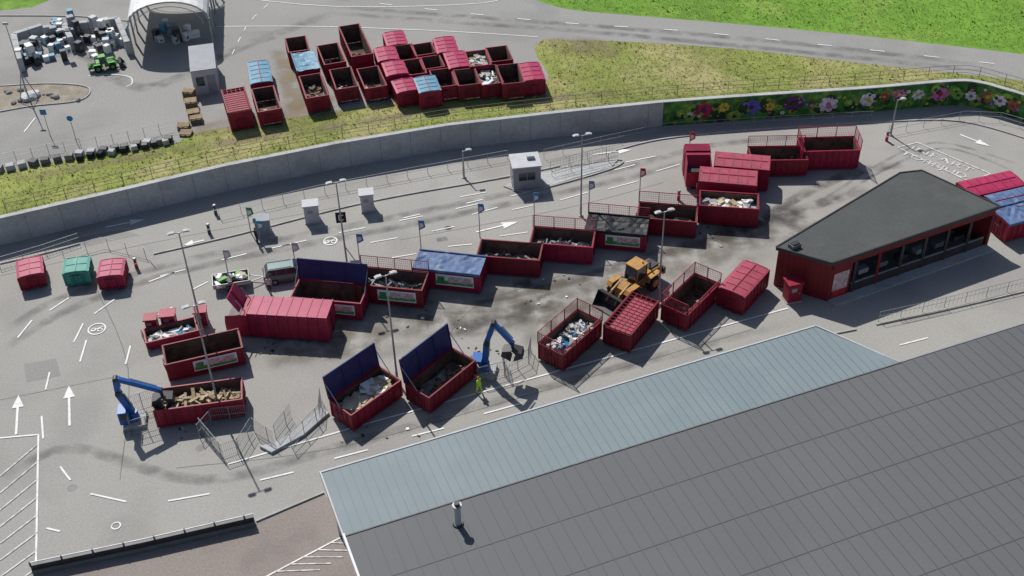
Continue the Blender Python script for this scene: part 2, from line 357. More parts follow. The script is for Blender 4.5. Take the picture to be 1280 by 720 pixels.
ln((330,722),(425,672),.12)
for i in range(5): ln((345+i*17,714-i*9),(400+i*14,712-i*8),.1,ZP+.004,PAINTF)
q=[(1122,184),(1147,178),(1238,217),(1212,227)]
for i in range(4): ln(q[i],q[(i+1)%4],.14,ZP+.004*(i%2),PAINTF)
ring((145,657),.35,.1); 
dashed([(420,-2),(560,14),(700,28),(850,38),(1000,53),(1150,69),(1300,86)],1.5,4,.14,zp2)
for a in [[(270,33),(400,33),(560,39),(672,46)],[(275,-6),(420,8),(600,4),(640,-10)]]:
    strip(mb,smooth(W(a,zp2),4),.12,zp2,PAINT)
dashed([(290,68),(310,30),(330,10)],1.2,1.6,.1,zp2)
strip(mb,smooth(W([(110,95),(140,93),(162,96),(165,104),(158,108)],zp2),4),.12,zp2,PAINT)
ln((30,165),(44,147),.12,zp2)
mb.obj('road_markings')
a=P(1134,187.5,ZP);b=P(1221,221,ZP); ang=math.atan2(b.y-a.y,b.x-a.x)
for k,(txt,off) in enumerate((('INFART',.35),('FÖRBJUD',-1.0))):
    cu=bpy.data.curves.new('t','FONT'); cu.body=txt; cu.size=1.5; cu.materials.append(PAINTF)
    o=bpy.data.objects.new('road_marking_text',cu); sc.collection.objects.link(o)
    bpy.context.view_layer.update()
    wdt=o.dimensions.x or 5
    me=bpy.data.meshes.new_from_object(o); bpy.data.objects.remove(o)
    o=bpy.data.objects.new('road_marking_text',me); sc.collection.objects.link(o)
    o.rotation_euler=(0,0,ang); n=Vector((-math.sin(ang),math.cos(ang),0)); o.scale=((b-a).length/wdt*.88,.72,1)
    o.location=a+n*off+Vector((0,0,.004))
mb=MB()
for px in [[(192,318),(300,293),(420,262),(500,245),(620,224),(700,208)],[(770,188),(830,174),(940,163),(1100,153),(1200,152),(1290,176)],[(320,652),(405,616)],[(1035,419),(1070,412)],[(1095,406),(1180,388),(1290,362)],[(0,330),(60,316),(100,305)],
   [(630,233),(655,240),(690,233),(765,211),(774,200),(700,211)]]:
    strip(mb,smooth(W(px),5),.16,0,KERB,.12)
for px in [[(0,20),(100,21),(162,27)],[(0,140),(40,133),(95,127),(112,117),(105,108),(60,105),(0,108)]]:
    strip(mb,smooth(W(px,UZ),5),.15,UZ,KERB,.12)
mb.obj('kerb')
mb=MB(); mb.prism(W([(632,233),(655,239),(690,232),(764,210),(772,201),(700,212),(650,222)]),0,.10,CONC); mb.obj('pavement')
mb=MB(); mb.sheet(smooth(W([(0,139),(40,132),(94,126),(110,117),(104,109),(60,106),(0,109)],UZ),3),UZ+.05,GRAVEL)
mb.obj('gravel_island')
# ---------------- railings & fences ----------------
def railing(name,px,z0=0,h=1.05,step=2.0,rails=(1.0,.55),mat=STEEL,r=.026,infill=0,world=None):
    mb=MB(); pts=world or [tuple(p[:2]) for p in W(px,z0)]
    for p,d in resample(pts,step): mb.cyl((p.x,p.y,z0),(p.x,p.y,z0+h),r,r,mat,5)
    for i in range(len(pts)-1):
        for rr in rails: mb.cyl((*pts[i][:2],z0+h*rr-.01),(*pts[i+1][:2],z0+h*rr-.01),r*.8,r*.8,mat,5)
    if infill:
        for p,d in resample(pts,infill): mb.cyl((p.x,p.y,z0+.1),(p.x,p.y,z0+h),.01,.01,mat,4)
    return mb.obj(name)
railing('railing',[(275,273),(400,243),(520,220),(635,199)])
railing('railing',[(0,334),(55,318),(100,303)],infill=.3)
railing('railing',[(80,322),(130,308),(185,322),(192,330)])
railing('railing',[(690,221),(735,209),(772,200)],infill=.35); railing('railing',[(688,213),(740,199),(768,193)],infill=.35)
railing('railing',[(1098,402),(1180,384),(1285,358)],infill=.4)
railing('railing',[(1110,168),(1150,160),(1205,150),(1250,152),(1290,164)],r=.022)
railing('railing',[(680,198),(760,180),(830,165),(960,157),(1090,150)],r=.022)
fen=[tuple(Vector((p.x,p.y))+Vector((0.1,1.3))) for p in line]
fen=[p for p in fen if -60<p[0]<75]
FW=M('fence_wood',(.20,.18,.15),.9)
railing('boundary_fence',None,UZ,1.2,2.6,(.98,.6,.3),FW,.03,world=fen)
railing('road_fence',[(0,205),(60,192),(150,178),(218,163)],UZ,1.1,1.5,(.95,.5))
for px in ([(252,540),(280,573),(300,566)],[(250,548),(268,528),(310,524)],[(300,566),(316,540)],[(345,548),(365,522)],[(365,560),(400,524),(402,500)],[(318,540),(344,556)]):
    railing('mesh_fence',px,0,1.5,1.5,(.98,.5,.08),infill=.14)
for px in ([(165,545),(163,515),(195,505)],[(165,545),(200,535),(205,510)],[(590,462),(600,478),(632,470),(628,450)],[(632,470),(660,455),(664,437)]):
    railing('mesh_fence',px,0,1.6,1.2,(.98,.5,.08),infill=.14)
mb=MB(); mb.prism(W([(325,560),(345,556),(362,545),(402,512),(412,518),(380,546),(340,568)]),0,.25,CONC); mb.obj('concrete_ramp')
DG=M('barrier_grey',(.14,.14,.14),.8,var=.15)
mb=MB(); pts=W([(42,716),(180,687),(319,655)]); strip(mb,[p[:2] for p in pts],.5,0,DG,.45); strip(mb,[p[:2] for p in pts],.25,.45,DARKM,.4)
for p,d in resample(pts,2): mb.box((p.x,p.y,.9),(.08,.12,.4),DG)
mb.beam((*pts[0][:2],1.05),(*pts[1][:2],1.05),.05,.06,STEEL); mb.beam((*pts[1][:2],1.05),(*pts[2][:2],1.05),.05,.06,STEEL)
mb.obj('crash_barrier')
mb=MB()
for p,d in resample([Vector(q[:2]) for q in W([(0,214),(60,203),(215,176)],UZ)],1.05):
    mb.box((p.x+R_(-.1,.1),p.y+R_(-.1,.1),UZ+.28),(.75,.7,.56),random.choice([DARKM,CONC,ROCK,DG]),Matrix.Rotation(R_(-.3,.5),3,'Z'))
for p,d in resample([Vector(q[:2]) for q in W([(100,200),(218,178)],UZ)],1.0):
    mb.box((p.x+R_(-.1,.1),p.y+R_(-.1,.1),UZ+.28),(.6,.6,.5),random.choice([DARKM,BLACK,CONC]),Matrix.Rotation(R_(-.3,.5),3,'Z'))
mb.obj('concrete_block_row',bevel=.05)
# ---------------- containers ----------------
def load_fill(mb,L,Wd,H,kind):
    cfg={'wood':([WOOD,WOODD,CARD,WOOD],70,(.5,2.0),(.08,.3),.05,.6),'white':([WHITE,LGREY,WOOD,GREY,CARD],60,(.3,.9),(.2,.6),.2,.6),
         'metal':([DARKM,STEEL,RUST,GREY],55,(.3,1.4),(.05,.3),.12,1.0),'soil':([WOODD,ROCK,RUST],35,(.2,.6),(.2,.5),.2,1.15),'card':([CARD,WOOD,WHITE,CARD],60,(.6,1.4),(.4,1.0),.08,.55),
         'mixed':([WHITE,LGREY,CARD,DARKM,GREY,SBLUE,WHITE],70,(.3,1.1),(.1,.5),.2,.6)}[kind]
    top=H-cfg[5]
    nx,ny=10,4; vs=[]
    for i in range(nx+1):
        for j in range(ny+1): vs.append((-L/2+.15+(L-.3)*i/nx,-Wd/2+.15+(Wd-.3)*j/ny,top-.25+R_(-.15,.15)))
    mb.add(vs,[(i*(ny+1)+j,(i+1)*(ny+1)+j,(i+1)*(ny+1)+j+1,i*(ny+1)+j+1) for i in range(nx) for j in range(ny)],cfg[0][1])
    for i in range(cfg[1]):
        l=R_(*cfg[2]);w=R_(*cfg[3]);t=R_(.04,cfg[4]+.06)
        X=Matrix.Rotation(R_(0,3.14),3,'Z')@Matrix.Rotation(R_(-.4,.4),3,'Y')@Matrix.Rotation(R_(-.3,.3),3,'X')
        mx=L/2-.15-l*.45; my=max(.1,Wd/2-.2-min(l,1.6)*.45)
        mb.box((R_(-mx,mx),R_(-my,my),top+R_(-.15,.2)),(l,w,t),random.choice(cfg[0]),X)
def meshpanel(mb,a,b,z0,h,mat):
    a=Vector(a);b=Vector(b);d=b-a;L=d.length
    n=max(1,round(L/1.6))
    for i in range(n+1):
        p=a+d*i/n; mb.box((p.x,p.y,z0+h/2),(.06,.06,h),mat)
    for z in(z0+.03,z0+h): mb.beam((*a,z),(*b,z),.05,.05,mat)
    k=int(L/.16)
    for i in range(1,k):
        p=a+d*i/k; mb.box((p.x,p.y,z0+h/2),(.015,.015,h),mat)
    for i in range(1,5):
        z=z0+h*i/5; mb.beam((*a,z),(*b,z),.015,.015,mat)
def container(A,B,H=2.0,Wd=2.45,z0=0,kind='open',load=None,red=None,sign=0,lid=0,mesh=0,name='waste_container',top=None):
    a=P(*A,z0+H);b=P(*B,z0+H);c=(a+b)/2;L=(b-a).length;ang=math.atan2(b.y-a.y,b.x-a.x)
    red=red or random.choice(REDS); mb=MB(); zb=.22; top=top or random.choice([PINK,PINK,PINK2]); y=Wd/2-.09
    for s in(-1,1): mb.box((0,s*.5,.11),(L-.1,.14,.22),DARKM)
    for x in(-L/2+.35,L/2-.35):
        for s in(-1,1): mb.cyl((x,s*.62,.13),(x,s*.85,.13),.13,.13,BLACK,10)
    mb.box((0,0,zb),(L-.04,Wd-.1,.08),RUST if kind=='open' else red)
    hh=H-zb-.04; zc=zb+.04+hh/2
    for s in(-1,1):
        mb.box((0,s*y,zc),(L-.12,.05,hh-.1),red)
        mb.box((s*(L/2-.09),0,zc),(.05,Wd-.2,hh-.1),red)
        if kind=='open':
            mb.box((0,s*(y-.045),zc),(L-.26,.03,hh-.12),RUST); mb.box((s*(L/2-.135),0,zc),(.03,Wd-.29,hh-.12),RUST)
        n=max(3,round(L/.62))
        for i in range(n+1):
            x=-L/2+.1+(L-.2)*i/n; mb.box((x,s*(y+.055),zc-.04),(.09,.07,hh-.14),red)
        mb.box((0,s*(Wd/2-.045),H-.05),(L,.11,.13),red); mb.box((s*(L/2-.05),0,H-.052),(.1,Wd-.2,.125),red)
        for k in range(1,4): mb.box((s*(L/2-.04),-Wd/2+Wd*k/4,zc-.04),(.07,.08,hh-.14),red)
        mb.box((0,s*(Wd/2-.05),zb+.02),(L-.02,.09,.12),red)
        for sy in(-1,1): mb.box((s*(L/2-.045),sy*(Wd/2-.05),zc-.06),(.1,.11,hh-.1),red)
    mb.box((L/2+.04,0,zc),(.04,.07,hh*.8),DARKM)
    mb.cyl((-L/2-.12,-.35,1.3),(-L/2-.12,.35,1.3),.04,.04,DARKM,6)
    for s in(-1,1): mb.beam((-L/2,s*.35,.3),(-L/2-.12,s*.35,1.3),.07,.07,red)
    if kind=='open':
        if load: load_fill(mb,L,Wd,H,load)
        else:
            for i in range(14): mb.box((R_(-L/2+.6,L/2-.6),R_(-.7,.7),zb+.12),(R_(.2,.8),R_(.1,.4),.08),random.choice([WOODD,RUST,CARD]),Matrix.Rotation(R_(0,3),3,'Z'))
    elif kind=='closed':
        yy=Wd/2-.02
        sec=[(-yy,H+.02),(-yy+.2,H+.06),(0,H+.13),(yy-.2,H+.06),(yy,H+.02)]
        vs=[(x,p[0],p[1]) for x in(-L/2+.02,L/2-.02) for p in sec]
        mb.add(vs,[(0,5,6,1),(1,6,7,2),(2,7,8,3),(3,8,9,4),(0,1,2,3,4),(9,8,7,6,5)],top)
        n=max(2,round(L/.9))
        for k in range(n+1):
            x=-L/2+.06+(L-.12)*k/n
            for s in(-1,1): mb.beam((x,0,H+.145),(x,s*(yy-.2),H+.08),.06,.05,top)
        mb.box((0,0,H+.165),(L*.9,.07,.03),red)
        for s in(-1,1): mb.box((s*L*.2,-Wd/2-.02,H-.05),(.25,.05,.15),DARKM)
    elif kind=='meshlid':
        mb.box((0,0,H-.25),(L-.3,Wd-.3,.05),PINK2)
        k=int(L/.4)
        for i in range(k+1): mb.box((-L/2+.1+(L-.2)*i/k,0,H+.06),(.045,Wd-.1,.06),red)
        for i in range(6): mb.box((0,-Wd/2+.1+(Wd-.2)*i/5,H+.12),(L-.1,.04,.04),red)
        for s in(-1,1): mb.beam((-L/2,s*Wd/2,H+.1),(L/2,s*Wd/2,H+.1),.08,.1,red)
    elif kind=='tarp':
        nx,ny=16,6;vs=[];L2=L-.02
        for i in range(nx+1):
            for j in range(ny+1):
                f=j/ny; sag=.28*math.sin(math.pi*f)*abs(math.sin(math.pi*i/nx*3))
                vs.append((-L2/2+L2*i/nx,-Wd/2-.02+(Wd+.04)*f,H+.08-sag*.5+R_(-.05,.05)*(0<j<ny)))
        mb.add(vs,[(i*(ny+1)+j,(i+1)*(ny+1)+j,(i+1)*(ny+1)+j+1,i*(ny+1)+j+1) for i in range(nx) for j in range(ny)],top)
        for s in (-1,1): mb.box((0,s*(Wd/2+.03),H-.05),(L,.03,.24),top)
        mb.cyl((-L/2,Wd/2,H+.12),(L/2,Wd/2,H+.12),.08,.08,top,8)
    if sign:
        mb.box((L*.12,-Wd/2-.03,zc+.05),(L*.56,.03,hh*.62),WHITE)
        mb.box((L*.2,-Wd/2-.052,zc+.15),(L*.34,.012,hh*.32),SIGNP)
        mb.box((L*.12,-Wd/2-.05,zc-.2),(L*.54,.012,hh*.2),SGREEN)
        mb.box((-L*.08,-Wd/2-.052,zc+.15),(L*.1,.012,hh*.26),SGREEN)
    if lid:
        t=math.radians(8); hl=lid
        X=Matrix.Rotation(-t,3,'X')
        def lp(z): return Vector((0,Wd/2+.03,H+.05))+X@Vector((0,0,z))
        mb.box(lp(hl/2),(L-.1,.06,hl),NAVY,X)
        for x in(-L/2+.05,-L/6,L/6,L/2-.05): 
            q=lp(hl/2); mb.box((x,q.y+.07,q.z),(.07,.07,hl),red,X); mb.box((x,q.y-.06,q.z),(.05,.06,hl),NAVY,X)
        for z in(.03,hl): q=lp(z); mb.box(q,(L,.1,.08),red if z<1 else NAVY,X)
        for s in(-1,1): mb.beam((s*(L/2-.03),0,H),(s*(L/2-.03),lp(hl*.7).y,lp(hl*.7).z),.05,.05,STEEL)
    if mesh:
        meshpanel(mb,(-L/2,Wd/2),(L/2,Wd/2),H+.02,1.15,red)
        if mesh>1:
            meshpanel(mb,(-L/2,-Wd/2),(-L/2,Wd/2),H+.02,1.1,red); meshpanel(mb,(L/2,-Wd/2),(L/2,Wd/2),H+.02,1.1,red)
        if mesh>2: meshpanel(mb,(-L/2,-Wd/2),(L/2,-Wd/2),H+.02,.5,red)
    return mb.obj(name,(c.x,c.y,z0),ang)
C=container
C((893,198),(963,204),2.5,kind='closed')
C((874,217),(947,223),2.6,kind='closed')
C((874,247),(949,252),2.1,load='white')
C((937,192),(1008,191),1.9,load='soil',mesh=1)
C((1000,181),(1072,179),2.2,mesh=2)
C((797,262),(872,268),1.9,load='soil',mesh=1)
C((733,277),(810,284),2.0,kind='tarp',top=BLACKT,sign=1,mesh=1)
C((664,293),(743,299),2.0,load='metal',mesh=1)
C((598,309),(677,315),2.0,load='soil',mesh=0)
C((520,324),(604,333),2.1,kind='tarp',top=BLUET,sign=1)
C((447,344),(532,352),2.0,load='metal',sign=1,mesh=1)
C((368,360),(456,368),1.9,sign=1,lid=1.9)
C((204,444),(301,422),1.9,sign=1)
C((192,500),(303,485),1.9,load='wood')
C((425,510),(488,466),1.8,load='card',lid=2.1)
C((521,489),(580,442),1.8,load='soil',lid=2.2)
C((688,437),(737,394),1.8,load='mixed',mesh=3)
C((771,414),(807,371),1.9,kind='meshlid')
C((843,388),(884,348),1.8,mesh=3)
C((914,366),(946,331),2.0,kind='closed')
C((180,420),(246,404),.9,1.9,load='mixed',name='low_container',red=REDS[1])
for A,B,t in (((38,345),(36,323),PINK),((94,341),(97,322),TEAL),((137,346),(141,324),PINK)):
    C(A,B,1.5,2.2,kind='closed',top=t,red=(TEAL if t is TEAL else None),name='waste_skip')
C((1205,237),(1272,222),2.0,kind='closed'); C((1240,254),(1310,238),2.0,kind='closed',top=BLUET); C((1250,272),(1320,254),2.0,kind='tarp',top=BLUET)
U=lambda A,B,H=2.0,**k: C(A,B,H,z0=UZ,**k)
for A,B,k in [((300,140),(291,111),dict(kind='meshlid')),((327,104),(322,77),dict(kind='closed',top=LBLUE,H=1.6)),((337,138),(328,109),{}),
 ((374,64),(369,46),{}),((386,88),(378,66),dict(kind='tarp',top=LBLUE)),((397,121),(387,93),dict(load='soil')),((419,79),(409,55),{}),((434,110),(425,85),{}),
 ((453,69),(436,31),dict(H=2.4,red=REDS[0])),((470,109),(459,84),{}),((497,57),(491,40),dict(kind='closed')),((486,76),(480,59),dict(kind='closed')),((497,94),(490,77),dict(kind='closed')),
 ((510,115),(500,95),dict(kind='closed')),((509,75),(502,56),{}),((520,93),(513,74),{}),((533,68),(526,54),{}),((543,85),(536,70),{}),((538,115),(530,96),dict(kind='closed',top=LBLUE)),
 ((558,108),(550,86),{}),((560,66),(554,47),dict(kind='closed')),((575,85),(567,65),dict(kind='closed')),((587,106),(580,86),{}),((601,82),(594,63),dict(load='white')),
 ((616,105),(606,82),dict(load='mixed')),((628,76),(620,58),{}),((642,104),(634,80),{}),((668,101),(660,79),dict(kind='closed'))]:
    H=k.pop('H',R_(1.7,2.1)); U(A,B,H,Wd=2.3,**k)
def compactor(A,B,H,Wd,raised):
    a=P(*A,H);b=P(*B,H);c=(a+b)/2;L=(b-a).length;ang=math.atan2(b.y-a.y,b.x-a.x); r=REDS[1]; mb=MB()
    for s in(-1,1): mb.box((0,s*.55,.11),(L,.16,.22),DARKM)
    hx=-L/2+1.9
    mb.box(((hx+L/2)/2,0,H/2+.11),(L/2-hx,Wd-.12,H-.22),r)
    mb.box(((hx+L/2)/2,0,H+.03),(L/2-hx-.1,Wd-.2,.08),PINK)
    n=8
    for i in range(n+1):
        x=hx+(L/2-hx)*i/n
        for s in(-1,1): mb.box((x,s*(Wd/2-.03),H/2+.1),(.1,.1,H-.3),r)
        mb.box((x,0,H+.08),(.07,Wd-.1,.06),PINK)
    mb.profile([(-L/2,.3),(hx,.3),(hx,H*.98),(hx-.5,H*.98),(hx-.9,H*.62),(-L/2,H*.62)],-Wd/2+.05,Wd/2-.05,r)
    mb.box((-L/2+.5,0,H*.62+.03),(.9,Wd-.4,.06),DARKM)
    for s in(-1,1): mb.profile([(-L/2,H*.62),(hx-.9,H*.62),(hx-.5,H*.98),(-L/2+.1,H*.9)],s*(Wd/2-.1),s*(Wd/2-.05),r)
    if raised:
        X=Matrix.Rotation(-.5,3,'Y'); mb.box((hx-1.0,0,H+.75),(.08,Wd-.5,1.6),PINK,X); mb.box((hx-.92,0,H+.75),(.07,.15,1.6),r,X)
        for s in (-1,1): mb.beam((hx-.2,s*.8,H),(hx-.8,s*.8,H+1.1),.06,.06,STEEL)
    mb.box((L/2+.05,0,H*.5),(.08,.1,H*.8),DARKM)
    mb.obj('waste_compactor',(c.x,c.y,0),ang)
compactor((284,380),(412,387),2.5,2.5,True)
compactor((875,203),(871,181),3.0,2.4,False)
def simplebox(name,u,v,w,d,h,mat,rz=0,z0=0,roofm=None,win=True):
    p=P(u,v,z0); mb=MB(); mb.box((0,0,h/2),(w,d,h),mat); mb.box((0,0,h+.06),(w+.2,d+.2,.12),roofm or mat)
    if win:
        mb.box((0,-d/2-.006,h*.6),(w*.6,.02,h*.33),GLASS); mb.box((0,-d/2-.012,h*.6),(.05,.03,h*.33),mat)
        mb.box((w/2+.006,0,h*.45),(.02,d*.4,h*.75),GLASS); mb.box((-w/2-.006,0,h*.6),(.02,d*.5,h*.33),GLASS)
        mb.box((w*.2,d*.1,h+.3),(.7,.5,.35),LGREY)
    else:
        mb.box((0,-d/2-.01,h*.5),(w*.8,.02,h*.85),mat); mb.box((w*.3,-d/2-.03,h*.5),(.05,.04,.2),STEEL)
        mb.box((-w*.1,-d/2-.024,h*.7),(w*.4,.01,h*.2),GREY if mat is not GREY else LGREY)
    mb.box((0,0,.05),(w+.1,d+.1,.1),CONC)
    return mb.obj(name,p,rz,bevel=.015)
simplebox('electrical_cabinet',989,374,1.2,1.0,1.9,REDS[0],.25,win=False)
simplebox('kiosk_booth',657,229,2.6,2.3,2.5,GREY,.12,roofm=LGREY)
simplebox('ticket_kiosk',391,276,1.3,1.0,1.9,LGREY,.15,win=False); simplebox('ticket_kiosk',460,262,1.2,1.0,1.9,LGREY,.15,win=False); simplebox('ticket_kiosk',330,291,1.3,1.0,1.6,GREY,.15,win=False)
simplebox('roadside_cabinet',192,412,.9,.8,1.3,REDS[0],.1,win=False); simplebox('roadside_cabinet',213,407,1.1,.9,1.3,REDS[1],.1,win=False); simplebox('roadside_cabinet',254,405,.9,.8,1.5,REDS[1],.1,win=False)
a=P(254,88,UZ+2.7);b=P(251,57,UZ+2.7);L=(b-a).length;c=(a+b)/2
mb=MB(); mb.box((0,0,1.35),(L,2.5,2.7),LGREY); mb.box((0,0,2.74),(L+.1,2.6,.1),GREY)
for i in range(14):
    for s in(-1,1): mb.box((-L/2+.3+(L-.6)*i/13,s*1.27,1.35),(.1,.04,2.4),LGREY)
mb.box((-L/2-.01,.5,1.5),(.03,.8,1.0),GLASS); mb.box((-L/2-.012,-.6,1.1),(.03,.85,2.0),GREY)
mb.obj('office_container',(c.x,c.y,UZ),math.atan2(b.y-a.y,b.x-a.x))
# ---------------- big hall ----------------
def edgebox(mb,a,b,z0,z1,t,mat,inset=0):
    a=Vector(a[:2]);b=Vector(b[:2]);d=(b-a).normalized();n=Vector((-d.y,d.x))
    c=(a+b)/2+n*inset; mb.box((c.x,c.y,(z0+z1)/2),((b-a).length,t,z1-z0),mat,Matrix.Rotation(math.atan2(d.y,d.x),3,'Z'))
hall=bpy.data.objects.new('warehouse_building',None); sc.collection.objects.link(hall)
RZ=6.0
A=Vector(P(402,591,RZ)[:2]);B=Vector(P(1020,408,RZ)[:2]); dx=(B-A).normalized(); dn=Vector((dx.y,-dx.x))
sw=5.75; LL=(B-A).length; LR=LL+3.3
def hp(s,t): q=A+dx*s+dn*t; return (q.x,q.y)
def slopez(t): return RZ+.12+max(0,t-sw)*.03
mb=MB(); mb.add([(*hp(0,0),RZ),(*hp(LL,0),RZ),(*hp(LR,sw),RZ+.1),(*hp(0,sw),RZ+.1)],[(0,3,2,1)],ROOFL)
n=int(LR/.6)
for i in range(1,n):
    s=LR*i/n; t0=0 if s<LL else sw*(s-LL)/(LR-LL)
    mb.beam((*hp(s,t0+.02),RZ+.012),(*hp(s,sw-.02),RZ+.112),.035,.03,ROOFL2)
mb.keep=True
mb.obj('canopy_roof',parent=hall)
mb=MB(); W2=90;D2=48
mb.add([(*hp(0.0,sw),slopez(sw)),(*hp(W2,sw),slopez(sw)),(*hp(W2,D2),slopez(D2)),(*hp(0,D2),slopez(D2))],[(0,3,2,1)],ROOFM)
n=int(W2/.9)
for i in range(1,n):
    s=W2*i/n; mb.beam((*hp(s,sw+.02),slopez(sw)+.012),(*hp(s,D2),slopez(D2)+.012),.04,.03,ROOFM2)
for t in (9.8,13.8,17.8,21.8,25.8,29.8,33.8,37.8):
    mb.beam((*hp(0,t),slopez(t)+.01),(*hp(W2,t),slopez(t)+.01),.06,.02,ROOFM2)
mb.keep=True
mb.obj('main_roof',parent=hall)
mb=MB()
def hb(s0,t0,s1,t1,z0,z1,w,mat): mb.beam((*hp(s0,t0),(z0+z1)/2),(*hp(s1,t1),(z0+z1)/2),w,z1-z0,mat)
hb(0,-.06,LL,-.06,RZ-.3,RZ+.05,.12,LGREY); hb(-.07,-.1,-.07,sw,RZ-.3,RZ+.1,.1,LGREY); hb(-.07,sw+.01,-.07,D2,RZ+.0,RZ+.45,.14,WHITE)
hb(LL,-.06,LR,sw,RZ-.3,RZ+.08,.1,LGREY); hb(LR,sw-.05,W2,sw-.05,RZ-.2,RZ+.16,.1,GREY); hb(0,sw,LR,sw,RZ+.11,RZ+.17,.08,DG)
mb.obj('roof_trim',parent=hall)
mb=MB(); mb.prism([hp(.3,sw+.2),hp(W2-.3,sw+.2),hp(W2-.3,D2-.3),hp(.3,D2-.3)],0,RZ-.25,GREY)
for s in range(0,int(LL),6):
    q=hp(s+.5,.4); mb.cyl((*q,0),(*q,RZ-.25),.15,.15,STEEL,8)
for s in range(2,80,8): edgebox(mb,hp(s,sw+.15),hp(s+4,sw+.15),.05,4.2,.06,LGREY)
mb.obj('walls',parent=hall)
mb=MB(); q=P(573,656,RZ+.15); mb.cyl((q.x,q.y,RZ),(q.x,q.y,RZ+1.9),.2,.2,LGREY,16); mb.cyl((q.x,q.y,RZ+1.9),(q.x,q.y,RZ+2.0),.3,.3,STEEL,16); mb.cyl((q.x,q.y,RZ+2.0),(q.x,q.y,RZ+2.2),.17,.17,DARKM,12); mb.cyl((q.x,q.y,RZ+.1),(q.x,q.y,RZ+.3),.4,.3,DARKM,16)
mb.obj('chimney',parent=hall)
# ---------------- pavilion ----------------
pav=bpy.data.objects.new('recycling_pavilion',None); sc.collection.objects.link(pav)
PZ=4.1; rp=[Vector(P(u,v,PZ)[:2]) for u,v in [(970,309),(1125,216),(1152,213),(1250,258),(1040,329)]]
cc=sum(rp,Vector((0,0)))/5
mb=MB(); mb.prism([tuple(p) for p in rp],PZ-.3,PZ,DARKM,ROOFD)
for i in range(5): edgebox(mb,rp[i],rp[(i+1)%5],PZ,PZ+.07,.12,DARKM)
q=P(993,309,PZ); mb.box((q.x,q.y,PZ+.2),(.9,.6,.35),DG,Matrix.Rotation(.5,3,'Z')); mb.box((q.x,q.y,PZ+.42),(.7,.4,.1),DARKM,Matrix.Rotation(.5,3,'Z'))
mb.obj('roof',parent=pav)
wp=[cc+(p-cc)*.965 for p in rp]
mb=MB()
edgebox(mb,wp[4],wp[0],0,PZ-.3,.2,PAVW); edgebox(mb,wp[0],wp[1],0,PZ-.3,.2,PAVW); edgebox(mb,wp[1],wp[2],0,PZ-.3,.2,PAVW); edgebox(mb,wp[2],wp[3],0,PZ-.3,.2,PAVW)
for i in range(1,10):
    q=wp[4]+(wp[0]-wp[4])*i/10; d=(wp[0]-wp[4]).normalized(); nn=Vector((-d.y,d.x))
    for s in (-1,1): mb.box((*(q+nn*s*.11),1.9),(.06,.04,3.7),PAVW,Matrix.Rotation(math.atan2(d.y,d.x),3,'Z'))
a,b=wp[4],wp[3]; d=b-a; dd=d.normalized(); nb=Vector((-dd.y,dd.x))
edgebox(mb,a,b,PZ-.75,PZ-.31,.22,PAVW)
for i in range(8):
    q=a+d*i/7; mb.box((q.x,q.y,1.66),(.24,.24,3.3),PAVW if i in(0,2,7) else DARKM)
edgebox(mb,a+d*.0,a+d*.12,0.02,PZ-.76,.14,PAVW)
edgebox(mb,a+d*.13,a+d*.97,.02,1.0,.1,DARKM); edgebox(mb,a+d*.13,a+d*.97,1.0,1.08,.14,STEEL)
edgebox(mb,a+d*.05+nb*5,b-d*.05+nb*5,0,PZ-.32,.15,DARKM)
mb.obj('walls',parent=pav)
mb=MB()
edgebox(mb,a+d*.015,a+d*.105,.9,2.7,.02,SIGNP,-.09); edgebox(mb,a+d*.02,a+d*.1,.3,.85,.02,SRED,-.09)
for i in range(6): edgebox(mb,a+d*(.2+.12*i)+nb*.8,a+d*(.26+.12*i)+nb*.8,1.12,1.6,.6,[GREY,DG,DARKM,GREY,DG,DARKM][i])
mb.obj('notice_board',parent=pav)
mb=MB(); edgebox(mb,a-nb*.5,b-nb*.5,0,.1,1.0,CONC); mb.obj('plinth',parent=pav)
# ---------------- tent ----------------
fl=P(168,70,UZ);fr=P(268,60,UZ); c=(fl+fr)/2; wd=(fr-fl).length; ang=math.atan2(fr.y-fl.y,fr.x-fl.x)
mb=MB(); n=14; D=14; eh=3.6; ap=2.3
sec=[(-wd/2*math.cos(math.pi*i/n),eh+ap*math.sin(math.pi*i/n)) for i in range(n+1)]
vs=[];nx=10
for k in range(nx+1):
    for s in sec: vs.append((s[0],D*k/nx,s[1]-(.08 if k%2 else 0)))
mb.add(vs,[(k*(n+1)+i,k*(n+1)+i+1,(k+1)*(n+1)+i+1,(k+1)*(n+1)+i) for k in range(nx) for i in range(n)],WHITE)
for k in range(0,nx+1,2):
    y=D*k/nx
    for s in(-1,1): mb.box((s*wd/2,y,eh/2),(.18,.18,eh),STEEL)
    for i in range(n): mb.beam((sec[i][0]*.97,y,sec[i][1]-.12),(sec[i+1][0]*.97,y,sec[i+1][1]-.12),.1,.1,LGREY); mb.beam((sec[i][0]*.85,y,sec[i][1]-.6),(sec[i+1][0]*.85,y,sec[i+1][1]-.6),.06,.06,LGREY)
mb.obj('storage_tent',(c.x,c.y,UZ),ang)
mb=MB()
for px in ([(22,58),(40,52),(150,38)],[(22,58),(28,86)],[(150,38),(160,62)],[(85,48),(90,58)]):
    w=[Vector(p[:2]) for p in W(px,UZ)]; 
    for p,d in resample(w,1.6): mb.box((p.x+d.x*.8,p.y+d.y*.8,UZ+.8),(1.56,.6,1.6),CONC,Matrix.Rotation(math.atan2(d.y,d.x),3,'Z'))
mb.obj('concrete_bunker_wall',bevel=.03)
